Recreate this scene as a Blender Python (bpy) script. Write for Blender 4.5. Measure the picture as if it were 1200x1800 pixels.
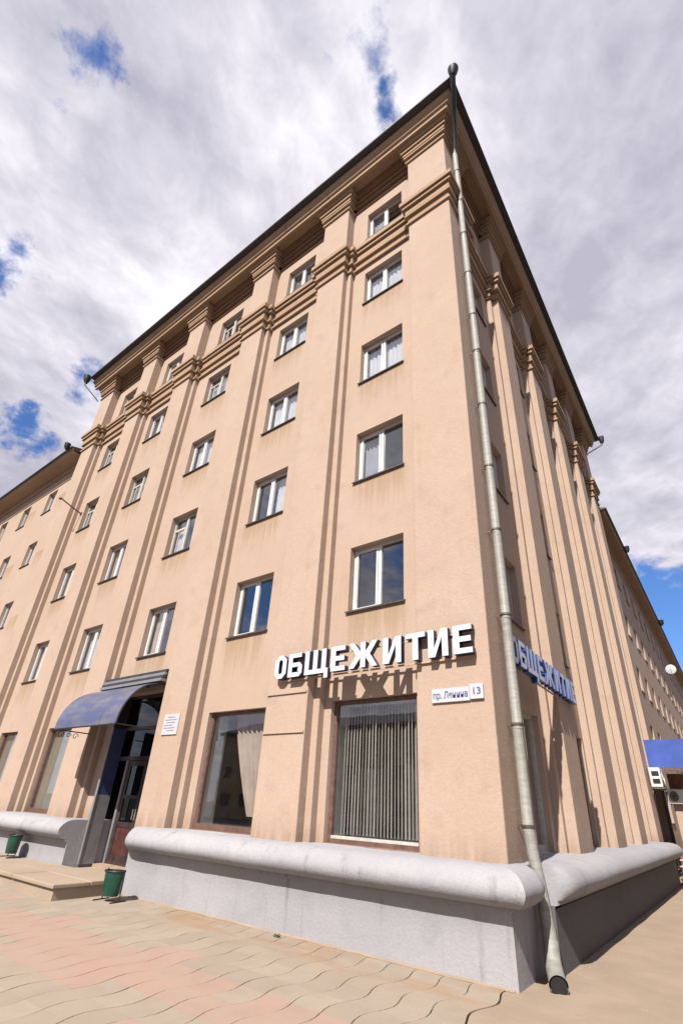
import bpy, bmesh, math, random
from mathutils import Vector, Matrix, noise
random.seed(7)
R = math.radians
sc = bpy.context.scene
for o in list(bpy.data.objects):
    bpy.data.objects.remove(o)
COL = sc.collection

# ------------------------------------------------------------------ camera
CAM = Vector((3.1252, -7.7231, 1.7828))
def cam_rot(rx, ry, rz):
    Y = Matrix.Rotation(rz, 3, 'Z'); P = Matrix.Rotation(rx, 3, 'X'); Q = Matrix.Rotation(ry, 3, 'Y')
    return Y @ P @ Q
CM = cam_rot(.485, -.0508, .6516)
cd = bpy.data.cameras.new('camera'); cam = bpy.data.objects.new('camera', cd); COL.objects.link(cam)
rt, fw, up = CM.col[0], CM.col[1], CM.col[2]
m3 = Matrix((rt, up, -fw)).transposed()
cam.matrix_world = Matrix.Translation(CAM) @ m3.to_4x4()
cd.sensor_fit = 'VERTICAL'; cd.sensor_height = 36; cd.sensor_width = 24
cd.lens = 849.86 / 1800 * 36
cd.shift_x = -17.84 / 1800; cd.shift_y = 70.6 / 1800
cd.clip_start = .05; cd.clip_end = 3000
sc.camera = cam

# ------------------------------------------------------------------ colour management, sun, sky
sc.view_settings.view_transform = 'Standard'; sc.view_settings.look = 'None'
sc.view_settings.exposure = 0.95; sc.view_settings.gamma = 1
sc.view_settings.use_curve_mapping = False
SUN_EL, SUN_AZ = R(47), R(10.5)
to_sun = Vector((math.sin(SUN_AZ)*math.cos(SUN_EL), -math.cos(SUN_AZ)*math.cos(SUN_EL), math.sin(SUN_EL)))
sd = bpy.data.lights.new('sun', 'SUN'); sun = bpy.data.objects.new('sun', sd); COL.objects.link(sun)
sd.energy = 5.0; sd.angle = R(.53); sd.color = (1, .93, .83)
sun.rotation_euler = to_sun.to_track_quat('Z', 'Y').to_euler(); sun.location = (10, -40, 60)

def nd(nt, t, **k):
    n = nt.nodes.new(t)
    for a, v in k.items():
        if a.startswith('i_'):
            key = a[2:]
            key = int(key) if key.isdigit() else key.replace('_', ' ')
            n.inputs[key].default_value = v
        else: setattr(n, a, v)
    return n
def lk(nt, a, b): nt.links.new(a, b)
def mth(nt, op, a, b=None, c=None, clamp=False):
    n = nt.nodes.new('ShaderNodeMath'); n.operation = op; n.use_clamp = clamp
    for i, v in enumerate((a, b, c)):
        if v is None: continue
        if isinstance(v, (int, float)): n.inputs[i].default_value = v
        else: nt.links.new(v, n.inputs[i])
    return n.outputs[0]
def mrange(nt, v, a, b, c=0., d=1., smooth=True):
    n = nt.nodes.new('ShaderNodeMapRange')
    if smooth: n.interpolation_type = 'SMOOTHSTEP'
    nt.links.new(v, n.inputs[0])
    for i, q in enumerate((a, b, c, d)): n.inputs[i+1].default_value = q
    return n.outputs[0]
def mixc(nt, f, a, b, bt='MIX'):
    n = nt.nodes.new('ShaderNodeMix'); n.data_type = 'RGBA'; n.blend_type = bt
    if isinstance(f, (int, float)): n.inputs[0].default_value = f
    else: nt.links.new(f, n.inputs[0])
    for i, v in ((6, a), (7, b)):
        if isinstance(v, tuple): n.inputs[i].default_value = (*v[:3], 1)
        else: nt.links.new(v, n.inputs[i])
    return n.outputs[2]

def build_world():
    w = bpy.data.worlds.new('World'); sc.world = w; w.use_nodes = True
    nt = w.node_tree; nt.nodes.clear()
    out = nd(nt, 'ShaderNodeOutputWorld'); bg = nd(nt, 'ShaderNodeBackground')
    lk(nt, bg.outputs[0], out.inputs[0]); bg.inputs[1].default_value = .1
    sky = nd(nt, 'ShaderNodeTexSky', sky_type='NISHITA', sun_disc=False, sun_elevation=SUN_EL,
             sun_rotation=math.pi - SUN_AZ, air_density=1.1, dust_density=.4, ozone_density=2.0)
    tc = nd(nt, 'ShaderNodeTexCoord'); D = tc.outputs['Generated']
    sp = nd(nt, 'ShaderNodeSeparateXYZ'); lk(nt, D, sp.inputs[0])
    z = mth(nt, 'MAXIMUM', sp.outputs[2], .06)
    zz = mth(nt, 'ADD', z, .10)
    px = mth(nt, 'DIVIDE', sp.outputs[0], zz); py = mth(nt, 'DIVIDE', sp.outputs[1], zz)
    cb = nd(nt, 'ShaderNodeCombineXYZ'); lk(nt, px, cb.inputs[0]); lk(nt, py, cb.inputs[1])
    mp = nd(nt, 'ShaderNodeMapping'); lk(nt, cb.outputs[0], mp.inputs[0])
    mp.inputs['Rotation'].default_value = (0, 0, R(35)); mp.inputs['Scale'].default_value = (1.0, .85, 1)
    n1 = nd(nt, 'ShaderNodeTexNoise', i_Scale=3.1, i_Detail=10, i_Roughness=.56, i_Distortion=.45); lk(nt, mp.outputs[0], n1.inputs['Vector'])
    n2 = nd(nt, 'ShaderNodeTexNoise', i_Scale=1.5, i_Detail=6, i_Roughness=.5, i_Distortion=.3); n2.noise_dimensions = '3D'
    mp2 = nd(nt, 'ShaderNodeMapping'); lk(nt, mp.outputs[0], mp2.inputs[0]); mp2.inputs['Location'].default_value = (4.3, 1.7, 2.0)
    lk(nt, mp2.outputs[0], n2.inputs['Vector'])
    n3 = nd(nt, 'ShaderNodeTexNoise', i_Scale=12, i_Detail=8, i_Roughness=.62, i_Distortion=.3); lk(nt, mp.outputs[0], n3.inputs['Vector'])
    # gaps in the cloud cover: (direction, radius, strength)
    gaps = [((-.47, -.033, .882), .045, .66), ((-.515, -.035, .857), .035, .6), ((-.491, -.011, .871), .035, .6),
            ((-.193, .231, .954), .065, .80), ((-.199, .268, .943), .055, 1.0), ((-.70, .045, .711), .055, .9),
            ((-.825, .165, .545), .06, 1.05), ((-.74, .215, .635), .05, .75), ((-.095, .20, .972), .05, .5),
            ((-.05, .955, .27), .14, 1.5), ((.16, .96, .2), .2, 1.5), ((.45, -.62, .62), .30, .9), ((-.35, -.80, .5), .22, 1.0),
            ((.15, -.86, .48), .2, .9), ((-.1, -.62, .78), .22, .8), ((-.7, -.6, .4), .25, .9), ((.8, .3, .5), .3, .8), ((.7, -.4, .6), .2, .8)]
    wn = nd(nt, 'ShaderNodeTexNoise', i_Scale=7, i_Detail=6, i_Roughness=.65); lk(nt, D, wn.inputs['Vector'])
    wv = nd(nt, 'ShaderNodeVectorMath', operation='SUBTRACT'); lk(nt, wn.outputs['Color'], wv.inputs[0]); wv.inputs[1].default_value = (.5, .5, .5)
    ws = nd(nt, 'ShaderNodeVectorMath', operation='SCALE'); lk(nt, wv.outputs[0], ws.inputs[0]); ws.inputs['Scale'].default_value = .22
    wd = nd(nt, 'ShaderNodeVectorMath', operation='ADD'); lk(nt, D, wd.inputs[0]); lk(nt, ws.outputs[0], wd.inputs[1])
    acc = None
    for d, r, s in gaps:
        d = Vector(d).normalized()
        vm = nd(nt, 'ShaderNodeVectorMath', operation='DISTANCE'); lk(nt, wd.outputs[0], vm.inputs[0]); vm.inputs[1].default_value = d
        g = mrange(nt, vm.outputs['Value'], r*1.5, 0, 0, s)
        acc = g if acc is None else mth(nt, 'MAXIMUM', acc, g)
    lowclear = mrange(nt, sp.outputs[2], .26, .10, 0, .35)
    acc = mth(nt, 'MAXIMUM', acc, lowclear)
    # cover: noise minus gaps
    h = mth(nt, 'ADD', mth(nt, 'MULTIPLY', n1.outputs[0], .75), mth(nt, 'MULTIPLY', n3.outputs[0], .65))
    cov = mth(nt, 'SUBTRACT', mth(nt, 'ADD', h, .20), mth(nt, 'MULTIPLY', acc, .62))
    cov = mrange(nt, cov, .34, .70)
    shade = mth(nt, 'ADD', mth(nt, 'MULTIPLY', n1.outputs[0], .60), mth(nt, 'MULTIPLY', n2.outputs[0], .65))
    shade = mth(nt, 'ADD', shade, mth(nt, 'MULTIPLY', n3.outputs[0], .34))
    cr = nd(nt, 'ShaderNodeValToRGB'); lk(nt, shade, cr.inputs[0])
    e = cr.color_ramp.elements
    e[0].position = .67; e[0].color = (2.75, 2.66, 3.18, 1)
    e[1].position = .99; e[1].color = (5.9, 5.75, 6.1, 1)
    k = e.new(.81); k.color = (3.9, 3.78, 4.28, 1)
    blue = mixc(nt, 1.0, sky.outputs[0], (.42, .60, .88), 'MULTIPLY')
    colr = mixc(nt, cov, blue, cr.outputs[0])
    lk(nt, colr, bg.inputs[0])
build_world()

# ------------------------------------------------------------------ helpers
class MB:
    """collects geometry for ONE mesh object"""
    def __init__(s): s.v = []; s.f = []; s.m = []; s.sm = []
    def quad(s, *p, m=0, smooth=False):
        i = len(s.v); s.v += [tuple(q) for q in p]; s.f.append(tuple(range(i, i+len(p)))); s.m.append(m); s.sm.append(smooth)
    def hexa(s, c, m=0):            # 8 corners: bottom 4 ccw then top 4 ccw
        i = len(s.v); s.v += [tuple(q) for q in c]
        for f in ((3,2,1,0),(4,5,6,7),(0,1,5,4),(1,2,6,5),(2,3,7,6),(3,0,4,7)):
            s.f.append(tuple(i+k for k in f)); s.m.append(m); s.sm.append(False)
    def box(s, x0, x1, y0, y1, z0, z1, m=0, F=None):
        c = [(x0,y0,z0),(x1,y0,z0),(x1,y1,z0),(x0,y1,z0),(x0,y0,z1),(x1,y0,z1),(x1,y1,z1),(x0,y1,z1)]
        if F: c = [F(*q) for q in c]
        s.hexa(c, m)
    def tube(s, pts, r, n=10, m=0, caps=True, smooth=True):
        pts = [Vector(p) for p in pts]; rs = r if isinstance(r, (list, tuple)) else [r]*len(pts)
        base = len(s.v); ref = None
        for k, p in enumerate(pts):
            t = (pts[min(k+1, len(pts)-1)] - pts[max(k-1, 0)]).normalized()
            if ref is None:
                ref = t.orthogonal().normalized()
            a = (ref - t*ref.dot(t)).normalized(); ref = a; b = t.cross(a)
            for q in range(n):
                w = 2*math.pi*q/n; s.v.append(tuple(p + (a*math.cos(w) + b*math.sin(w))*rs[k]))
        for k in range(len(pts)-1):
            for q in range(n):
                s.f.append((base+k*n+q, base+k*n+(q+1) % n, base+(k+1)*n+(q+1) % n, base+(k+1)*n+q)); s.m.append(m); s.sm.append(smooth)
        if caps:
            s.f.append(tuple(base+q for q in reversed(range(n)))); s.m.append(m); s.sm.append(False)
            s.f.append(tuple(base+(len(pts)-1)*n+q for q in range(n))); s.m.append(m); s.sm.append(False)
    def prism(s, poly, y0, y1, m=0, ms=None, F=None):   # poly in (x,z), extruded along y
        F = F or (lambda x, y, z: (x, y, z)); ms = m if ms is None else ms
        n = len(poly); i = len(s.v)
        s.v += [F(x, y0, z) for x, z in poly] + [F(x, y1, z) for x, z in poly]
        s.f.append(tuple(i+k for k in range(n))); s.m.append(m); s.sm.append(False)
        s.f.append(tuple(i+n+k for k in reversed(range(n)))); s.m.append(ms); s.sm.append(False)
        for k in range(n):
            s.f.append((i+k, i+n+k, i+n+(k+1) % n, i+(k+1) % n)); s.m.append(ms); s.sm.append(False)
    def mesh(s, name, mats, recalc=True):
        me = bpy.data.meshes.new(name); me.from_pydata(s.v, [], s.f)
        for mt in (mats if isinstance(mats, (list, tuple)) else [mats]): me.materials.append(mt)
        me.polygons.foreach_set('material_index', s.m); me.polygons.foreach_set('use_smooth', s.sm)
        if recalc or any(s.sm):
            b = bmesh.new(); b.from_mesh(me)
            if any(s.sm): bmesh.ops.remove_doubles(b, verts=b.verts, dist=1e-4)
        if any(s.sm) and not recalc: b.to_mesh(me); b.free()
        if recalc:
            pass; bmesh.ops.recalc_face_normals(b, faces=b.faces); b.to_mesh(me); b.free()
        if any(s.sm): me.set_sharp_from_angle(angle=R(38))
        me.update(); return me
    def build(s, name, mats, parent=None, loc=(0,0,0), rz=0, recalc=True):
        return place(name, s.mesh(name, mats, recalc), parent, loc, rz)
def place(name, me, parent=None, loc=(0,0,0), rz=0):
    o = bpy.data.objects.new(name, me); COL.objects.link(o); o.location = loc; o.rotation_euler = (0, 0, rz)
    if parent: o.parent = parent
    return o
def thing(name, label, cat, loc=(0,0,0), rz=0, group=None):
    o = bpy.data.objects.new(name, None); COL.objects.link(o); o.location = loc; o.rotation_euler = (0,0,rz); o.empty_display_size = .2
    return tag(o, label, cat, group)
def tag(o, label=None, cat=None, group=None, kind=None):
    if label: o['label'] = label
    if cat: o['category'] = cat
    if group: o['group'] = group
    if kind: o['kind'] = kind
    return o
def bevel(o, w=.01, seg=1):
    b = o.modifiers.new('bevel', 'BEVEL'); b.width = w; b.segments = seg; b.limit_method = 'ANGLE'; b.angle_limit = R(40)
    return o

# facade frames: s = distance from the corner, p = outward projection, z up
FL = lambda s, p, z: (-s, -p, z)       # front (left in the picture)
FR = lambda s, p, z: (p, s, z)         # side street (right in the picture)
RZ = {FL: 0.0, FR: math.pi/2}

# ------------------------------------------------------------------ materials
MATS = {}
def mat(name):
    m = bpy.data.materials.new(name); m.use_nodes = True; nt = m.node_tree
    b = nt.nodes['Principled BSDF']; MATS[name] = m
    return m, nt, b
def pos(nt): return nd(nt, 'ShaderNodeNewGeometry').outputs['Position']
def noi(nt, vec, scale, detail=4, rough=.55, sc3=None):
    if sc3:
        mp = nd(nt, 'ShaderNodeMapping'); lk(nt, vec, mp.inputs[0]); mp.inputs['Scale'].default_value = sc3; vec = mp.outputs[0]
    n = nd(nt, 'ShaderNodeTexNoise', i_Scale=scale, i_Detail=detail, i_Roughness=rough); lk(nt, vec, n.inputs['Vector'])
    return n.outputs[0]
def bump(nt, b, h, strength=.3, dist=.01):
    n = nd(nt, 'ShaderNodeBump', i_Strength=strength, i_Distance=dist); lk(nt, h, n.inputs['Height']); lk(nt, n.outputs[0], b.inputs['Normal'])
def stucco(name, base, dirt, patch, rough=.92, dirt_amt=.28, lowdirt=False, bm=(.45, .012)):
    m, nt, b = mat(name); P = pos(nt)
    big = noi(nt, P, .45, 5, .6); mid = noi(nt, P, 2.3, 5, .6); fine = noi(nt, P, 26, 4, .65)
    streak = noi(nt, P, 1.0, 6, .62, (5.5, 5.5, .28))
    c = mixc(nt, mrange(nt, big, .38, .66), base, patch)
    c = mixc(nt, mrange(nt, mid, .50, .78, 0, .6), c, tuple(q*.84 for q in base))
    f = mth(nt, 'MULTIPLY', mrange(nt, streak, .54, .78), dirt_amt)
    f = mth(nt, 'MULTIPLY', f, mrange(nt, mid, .3, .6))
    c = mixc(nt, f, c, dirt)
    if lowdirt:
        sp = nd(nt, 'ShaderNodeSeparateXYZ'); lk(nt, P, sp.inputs[0])
        g = mth(nt, 'MULTIPLY', mrange(nt, mth(nt, 'ADD', sp.outputs[2], mth(nt, 'MULTIPLY', mid, .5)), 1.9, 1.35, 0, .65), mrange(nt, streak, .3, .6))
        c = mixc(nt, g, c, dirt)
    if lowdirt:      # rain runs below the sills of the street front
        yy = mth(nt, 'FLOORED_MODULO', mth(nt, 'SUBTRACT', 5.46, sp.outputs[2]), 3.40)
        below = mth(nt, 'MULTIPLY', mrange(nt, yy, 1.5, .0), mrange(nt, sp.outputs[2], 19.0, 18.6))
        xx = mth(nt, 'ABSOLUTE', mth(nt, 'SUBTRACT', mth(nt, 'FLOORED_MODULO', mth(nt, 'ADD', sp.outputs[0], 4.03), 3.93), 1.96))
        xm = mrange(nt, xx, .85, .55)
        g2 = mth(nt, 'MULTIPLY', mth(nt, 'MULTIPLY', below, xm), mrange(nt, sp.outputs[1], .35, .2))
        s2 = noi(nt, P, 1.0, 6, .65, (9, 9, .5))
        g2 = mth(nt, 'MULTIPLY', g2, mrange(nt, mth(nt, 'ADD', s2, mth(nt, 'MULTIPLY', below, .18)), .46, .72, 0, .62))
        c = mixc(nt, g2, c, (.225, .145, .07))
    c = mixc(nt, mrange(nt, fine, .3, .7, 0, .30), c, tuple(q*.72 for q in base))
    lk(nt, c, b.inputs['Base Color']); b.inputs['Roughness'].default_value = rough; b.inputs['Specular IOR Level'].default_value = .25
    bump(nt, b, mth(nt, 'ADD', fine, mth(nt, 'MULTIPLY', mid, 1.4)), *bm)
    return m
WALL = stucco('peach_stucco', (.346, .258, .204), (.20, .13, .085), (.366, .279, .224), lowdirt=True)
TRIM = stucco('cornice_plaster', (.315, .218, .148), (.11, .072, .045), (.28, .185, .118), dirt_amt=.8)
FRIEZEM = stucco('shaded_terracotta_frieze', (.215, .128, .078), (.09, .058, .038), (.18, .105, .065), dirt_amt=.7)  # shade under the eaves put into the frieze colour
PLINTH = stucco('grey_plinth_paint', (.255, .252, .278), (.13, .115, .11), (.29, .286, .306), rough=.85, dirt_amt=.95, bm=(.5, .012))

DARKPLINTH = stucco('dark_grey_plinth_face', (.095, .090, .095), (.07, .06, .055), (.11, .105, .11), rough=.8)  # darker grey mix of the plinth for the side-street face
def simple(name, col, rough=.6, metal=0., var=.12, scale=6, spec=.5, bmp=0., bscale=60, sc3=None):
    m, nt, b = mat(name); P = pos(nt)
    n = noi(nt, P, scale, 5, .6, sc3)
    c = mixc(nt, mrange(nt, n, .3, .7), tuple(q*(1-var) for q in col), tuple(min(1, q*(1+var)) for q in col))
    lk(nt, c, b.inputs['Base Color']); b.inputs['Roughness'].default_value = rough; b.inputs['Metallic'].default_value = metal
    b.inputs['Specular IOR Level'].default_value = spec
    if bmp: bump(nt, b, noi(nt, P, bscale, 4), bmp, .008)
    return m
PVC = simple('white_window_plastic', (.50, .495, .50), .35, var=.05)
OLDWOOD = simple('old_white_paint', (.36, .345, .32), .6, var=.15, scale=14)
BROWNWOOD = simple('brown_window_wood', (.10, .055, .043), .6, var=.3, scale=9)
SILLM = simple('dark_sill_tin', (.055, .045, .042), .5, .2, var=.3, scale=10)
ROOFM = simple('dark_roof_tin', (.030, .028, .034), .55, .1, var=.3)
ZINC = simple('galvanised_pipe', (.20, .198, .182), .6, .0, var=.16, scale=7, sc3=(1, 1, 3))
BAND = simple('pipe_clamp_iron', (.10, .085, .075), .6, .5, var=.3)
LETTER = simple('white_letter_face', (.46, .47, .53), .35, var=.03)
SIGNBLUE = simple('blue_letter_side', (.022, .052, .19), .4, var=.15)
LETTERSIDE = simple('navy_letter_side', (.014, .022, .060), .4, var=.2)
RAILM = simple('sign_rail_paint', (.36, .27, .21), .5, var=.1)
PLATE = simple('white_enamel', (.40, .405, .43), .3, var=.03)
BLUEINK = simple('blue_print', (.06, .09, .20), .5, var=.1)
GREYINK = simple('grey_print', (.17, .17, .24), .6, var=.1)
BLACKM = simple('black_iron', (.02, .02, .022), .5, .3, var=.3)
GREEN = simple('green_bin_paint', (.004, .048, .030), .33, var=.25, scale=9)
DOORM = simple('dark_door_paint', (.035, .022, .022), .4, var=.3)
REDP = simple('dark_red_panel', (.060, .020, .017), .5, var=.3, scale=7)
SILVER = simple('silver_panel', (.20, .20, .215), .5, .3, var=.1)
BLUEP = simple('blue_panel', (.028, .040, .110), .45, .0, var=.15)
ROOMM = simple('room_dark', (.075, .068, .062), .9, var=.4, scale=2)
ROOMLIGHT = simple('room_reveal_paint', (.5, .51, .47), .8, var=.1, scale=3)
KHAKI = simple('khaki_blind_cloth', (.17, .155, .12), .9, var=.12, scale=4, sc3=(1, 1, .3))
CURTW = simple('white_curtain_cloth', (.46, .455, .49), .9, var=.06, scale=3)
CURTP = simple('peach_curtain_cloth', (.36, .29, .25), .9, var=.1, scale=3)
CURTB = simple('bluegrey_curtain_cloth', (.24, .25, .29), .9, var=.1, scale=3)
SLATM = simple('blind_slat_cloth', (.44, .40, .37), .8, var=.1, scale=4)
ACW = simple('ac_casing', (.55, .55, .52), .45, var=.06)
BRASS = simple('door_handle_metal', (.7, .68, .62), .25, .9, var=.1)

def glass(name, tint, refl, boost=1.0):
    m, nt, b = mat(name); nt.nodes.remove(b)
    out = [n for n in nt.nodes if n.type == 'OUTPUT_MATERIAL'][0]
    P = pos(nt)
    tr = nd(nt, 'ShaderNodeBsdfTransparent'); tr.inputs[0].default_value = (*tint, 1)
    gl = nd(nt, 'ShaderNodeBsdfGlossy'); gl.inputs['Color'].default_value = (*refl, 1); gl.inputs['Roughness'].default_value = .012
    bp = nd(nt, 'ShaderNodeBump', i_Strength=.025, i_Distance=.05); lk(nt, noi(nt, P, 1.6, 2, .4), bp.inputs['Height']); lk(nt, bp.outputs[0], gl.inputs['Normal'])
    fr = nd(nt, 'ShaderNodeFresnel', i_IOR=1.5)
    bf = nd(nt, 'ShaderNodeNewGeometry').outputs['Backfacing']
    f = mth(nt, 'ADD', mth(nt, 'MULTIPLY', fr.outputs[0], boost), .01*boost, clamp=True)
    f = mth(nt, 'MULTIPLY', f, mth(nt, 'SUBTRACT', 1.0, bf))
    mx = nd(nt, 'ShaderNodeMixShader'); lk(nt, f, mx.inputs[0]); lk(nt, tr.outputs[0], mx.inputs[1]); lk(nt, gl.outputs[0], mx.inputs[2])
    lk(nt, mx.outputs[0], out.inputs[0])
    return m
GLASS = glass('window_glass', (.95, .965, .97), (.95, .97, 1.0), 2.9)
GLASSDARK = glass('door_glass', (.30, .34, .45), (.85, .92, 1.0), 1.0)

def awn_mat():
    m, nt, b = mat('blue_polycarbonate'); P = pos(nt)
    n = noi(nt, P, 1.4, 5, .6, (1, 3, 3)); c = mixc(nt, mrange(nt, n, .35, .7), (.095, .115, .225), (.185, .18, .225))
    lk(nt, c, b.inputs['Base Color']); b.inputs['Roughness'].default_value = .3
    out = [q for q in nt.nodes if q.type == 'OUTPUT_MATERIAL'][0]
    t = nd(nt, 'ShaderNodeBsdfTranslucent'); t.inputs[0].default_value = (.06, .075, .15, 1)
    mx = nd(nt, 'ShaderNodeMixShader'); mx.inputs[0].default_value = .35
    lk(nt, b.outputs[0], mx.inputs[1]); lk(nt, t.outputs[0], mx.inputs[2]); lk(nt, mx.outputs[0], out.inputs[0])
    return m
AWN = awn_mat()
BLUECAN = simple('blue_canopy_sheet', (.045, .080, .30), .35, var=.15, scale=2)

def ground_mat(name, a, b2, stain, scale=1.2, bmp=.35, crack=False):
    m, nt, b = mat(name); P = pos(nt)
    n = noi(nt, P, scale, 6, .6); f = noi(nt, P, 55, 4, .6); d = noi(nt, P, .5, 5, .65)
    c = mixc(nt, mrange(nt, n, .35, .68), a, b2)
    c = mixc(nt, mrange(nt, d, .52, .72, 0, .5), c, stain)
    c = mixc(nt, mrange(nt, f, .3, .7, 0, .22), c, tuple(q*.62 for q in a))
    lk(nt, c, b.inputs['Base Color']); b.inputs['Roughness'].default_value = .93; b.inputs['Specular IOR Level'].default_value = .2
    h = mth(nt, 'ADD', f, mth(nt, 'MULTIPLY', noi(nt, P, 9, 4), 1.5))
    bump(nt, b, h, bmp, .01)
    return m
ASPH = ground_mat('dusty_asphalt', (.235, .182, .138), (.27, .212, .163), (.21, .155, .113))
SAND = ground_mat('sandy_joint_fill', (.10, .075, .055), (.15, .115, .085), (.09, .065, .045), 8)
ROADM = ground_mat('road_asphalt', (.10, .095, .09), (.13, .12, .115), (.09, .085, .08))
STONE = ground_mat('stoop_concrete', (.27, .215, .165), (.30, .24, .188), (.22, .165, .12), 2.0)
def paver_mat(name, base, alt):
    m, nt, b = mat(name); P = pos(nt)
    oi = nd(nt, 'ShaderNodeObjectInfo').outputs['Random']
    c = mixc(nt, oi, base, alt)
    f = noi(nt, P, 60, 4, .6); n = noi(nt, P, 2.2, 6, .62)
    c = mixc(nt, mrange(nt, n, .40, .75, 0, .4), c, tuple(q*.80 for q in base))
    c = mixc(nt, mrange(nt, f, .3, .7, 0, .2), c, tuple(q*.7 for q in base))
    sp = nd(nt, 'ShaderNodeSeparateXYZ'); lk(nt, P, sp.inputs[0])
    st = noi(nt, P, 1.5, 6, .65, (.35, 1.6, 1))     # rust and soil washed along the foot of the wall
    w = mth(nt, 'MULTIPLY', mrange(nt, sp.outputs[1], -2.0, -1.1), mrange(nt, st, .42, .62, 0, .75))
    w = mth(nt, 'MULTIPLY', w, mrange(nt, sp.outputs[0], -6.4, -5.0))
    c = mixc(nt, w, c, (.24, .15, .085))
    lk(nt, c, b.inputs['Base Color']); b.inputs['Roughness'].default_value = .9; b.inputs['Specular IOR Level'].default_value = .2
    bump(nt, b, mth(nt, 'ADD', f, n), .3, .006)
    return m
PV_B = paver_mat('beige_paver', (.238, .198, .16), (.27, .227, .186))
PV_P = paver_mat('pink_paver', (.285, .197, .162), (.272, .203, .168))

# ------------------------------------------------------------------ ground
b = MB(); b.quad((-900,-900,-.16),(900,-900,-.16),(900,900,-.16),(-900,900,-.16))
tag(b.build('ground', ROADM), kind='structure')
b = MB(); b.box(-70, .9, -11.0, -.70, -.15, -.035)
pavement = tag(b.build('pavement', SAND), kind='structure')
WAVE = lambda y: .052*math.cos(2*math.pi*(y+2.13)/.88)
# asphalt path round the corner, its left edge follows the pavers' wave
b = MB(); ys = [-11 + .08*i for i in range(int((11-.78)/.08)+1)] + [-.76]
prev = None
for y in ys:
    x = .405 + WAVE(y) + .004
    if prev:
        b.quad((prev[0], prev[1], -.002), (9, prev[1], -.002), (9, y, -.002), (x, y, -.002))
        b.quad((prev[0], prev[1], -.10), (prev[0], prev[1], -.002), (x, y, -.002), (x, y, -.10))
    prev = (x, y)
b.quad((prev[0], prev[1], -.002), (9, prev[1], -.002), (9, 140, -.002), (.3, 140, -.002))
tag(b.build('asphalt_path', ASPH), kind='structure')
b = MB(); b.box(-80, 60, -11.35, -11.0, -.15, .0)
tag(b.build('kerb', STONE), kind='structure')

# wavy pavers, each an object
PW, PL = .375, .44
def paver_mesh(par, mt, seed):
    rnd = random.Random(seed); g = .0032; n = 5; mb = MB()
    ring = []
    sgn = -1 if par == 0 else 1
    wv = lambda t: .052*math.sin(math.pi*t)*sgn
    left = [(-PW/2 + g*1.6 + wv(i/(n-1)), -PL/2 + g*.15 + (PL-.3*g)*i/(n-1)) for i in range(n)]
    right = [(PW/2 - g*1.6 + wv(i/(n-1)), -PL/2 + g*.15 + (PL-.3*g)*i/(n-1)) for i in range(n)]
    ring = right + left[::-1]
    m = len(ring); cx = lambda p, k: (p[0]*(1-k), p[1])
    mb.v += [(x, y, -.05) for x, y in ring] + [(x, y, -.003) for x, y in ring] + [(*cx(p, .014), .0) for p in ring]
    for q in range(m):
        a, c = q, (q+1) % m
        mb.f += [(a, c, m+c, m+a), (m+a, m+c, 2*m+c, 2*m+a)]; mb.m += [0, 0]; mb.sm += [False, False]
    mb.f.append(tuple(range(2*m, 3*m))); mb.m.append(0); mb.sm.append(False)
    return mb.mesh('paver', mt)
PMESH = {(par, k): paver_mesh(par, mt, par) for par in (0, 1) for k, mt in (('b', PV_B), ('p', PV_P))}
def in_view(x, y, z=0):
    d = CM.transposed() @ (Vector((x, y, z)) - CAM)
    if d.y < .2: return False
    u = 617.84 + 849.86*d.x/d.y; v = 970.62 - 849.86*d.z/d.y
    return -40 < u < 1240 and -40 < v < 1860
cells = []
for j in range(-2, 16):
    y1 = -.59 - PL*j; yc = y1 - PL/2            # rows: joints at -.59, -1.03, ... (-4.11)
    for k in range(0, 90):
        xc = .39 - PW*(k+.5)
        if yc > -.66: continue
        if xc < -7.9 and yc > -2.1 and xc > -14.5: continue     # under the stoop
        cells.append((xc, yc, j, k))
def pink(j, k, yc, xc):
    r = random.Random(j*977 + k//3*31)
    p = -3.67 < yc < -2.79
    if p and (k in (5,) and yc > -3.2): p = False
    if -2.79 < yc < -2.35 and (k % 7 in (2, 3)) and k > 8: p = True
    if yc < -3.67 and r.random() < .10: p = True
    if p and r.random() < .10 and k > 9: p = False
    return p
vis = [c for c in cells if in_view(c[0], c[1])]
vis.sort(key=lambda c: (c[0]-CAM.x)**2 + (c[1]-CAM.y)**2)
near = set((c[2], c[3]) for c in vis[:298])
def pav_z(x, y):
    return .004*noise.noise((x*.9, y*.9, 3)) + (.008*max(0, 1-abs(y+1.1)/.6) * max(0, noise.noise((x*.8, y, 9))) )
rest = MB()
for xc, yc, j, k in cells:
    par = j % 2; key = 'p' if pink(j, k, yc, xc) else 'b'
    rr = random.Random(j*131+k)
    if (j, k) in near:
        o = place('paver', PMESH[(par, key)], pavement, (xc, yc, pav_z(xc, yc)))
        o.rotation_euler = (rr.uniform(-.005, .005), rr.uniform(-.007, .007), rr.uniform(-.008, .008))
    else:
        me = PMESH[(par, key)]; i0 = len(rest.v)
        rest.v += [(v.co.x+xc, v.co.y+yc, v.co.z) for v in me.vertices]
        for p in me.polygons:
            rest.f.append(tuple(i0+q for q in p.vertices)); rest.m.append(0 if key == 'b' else 1); rest.sm.append(False)
tag(rest.build('distant_pavers', [PV_B, PV_P], pavement, recalc=False), kind='stuff')

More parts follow.
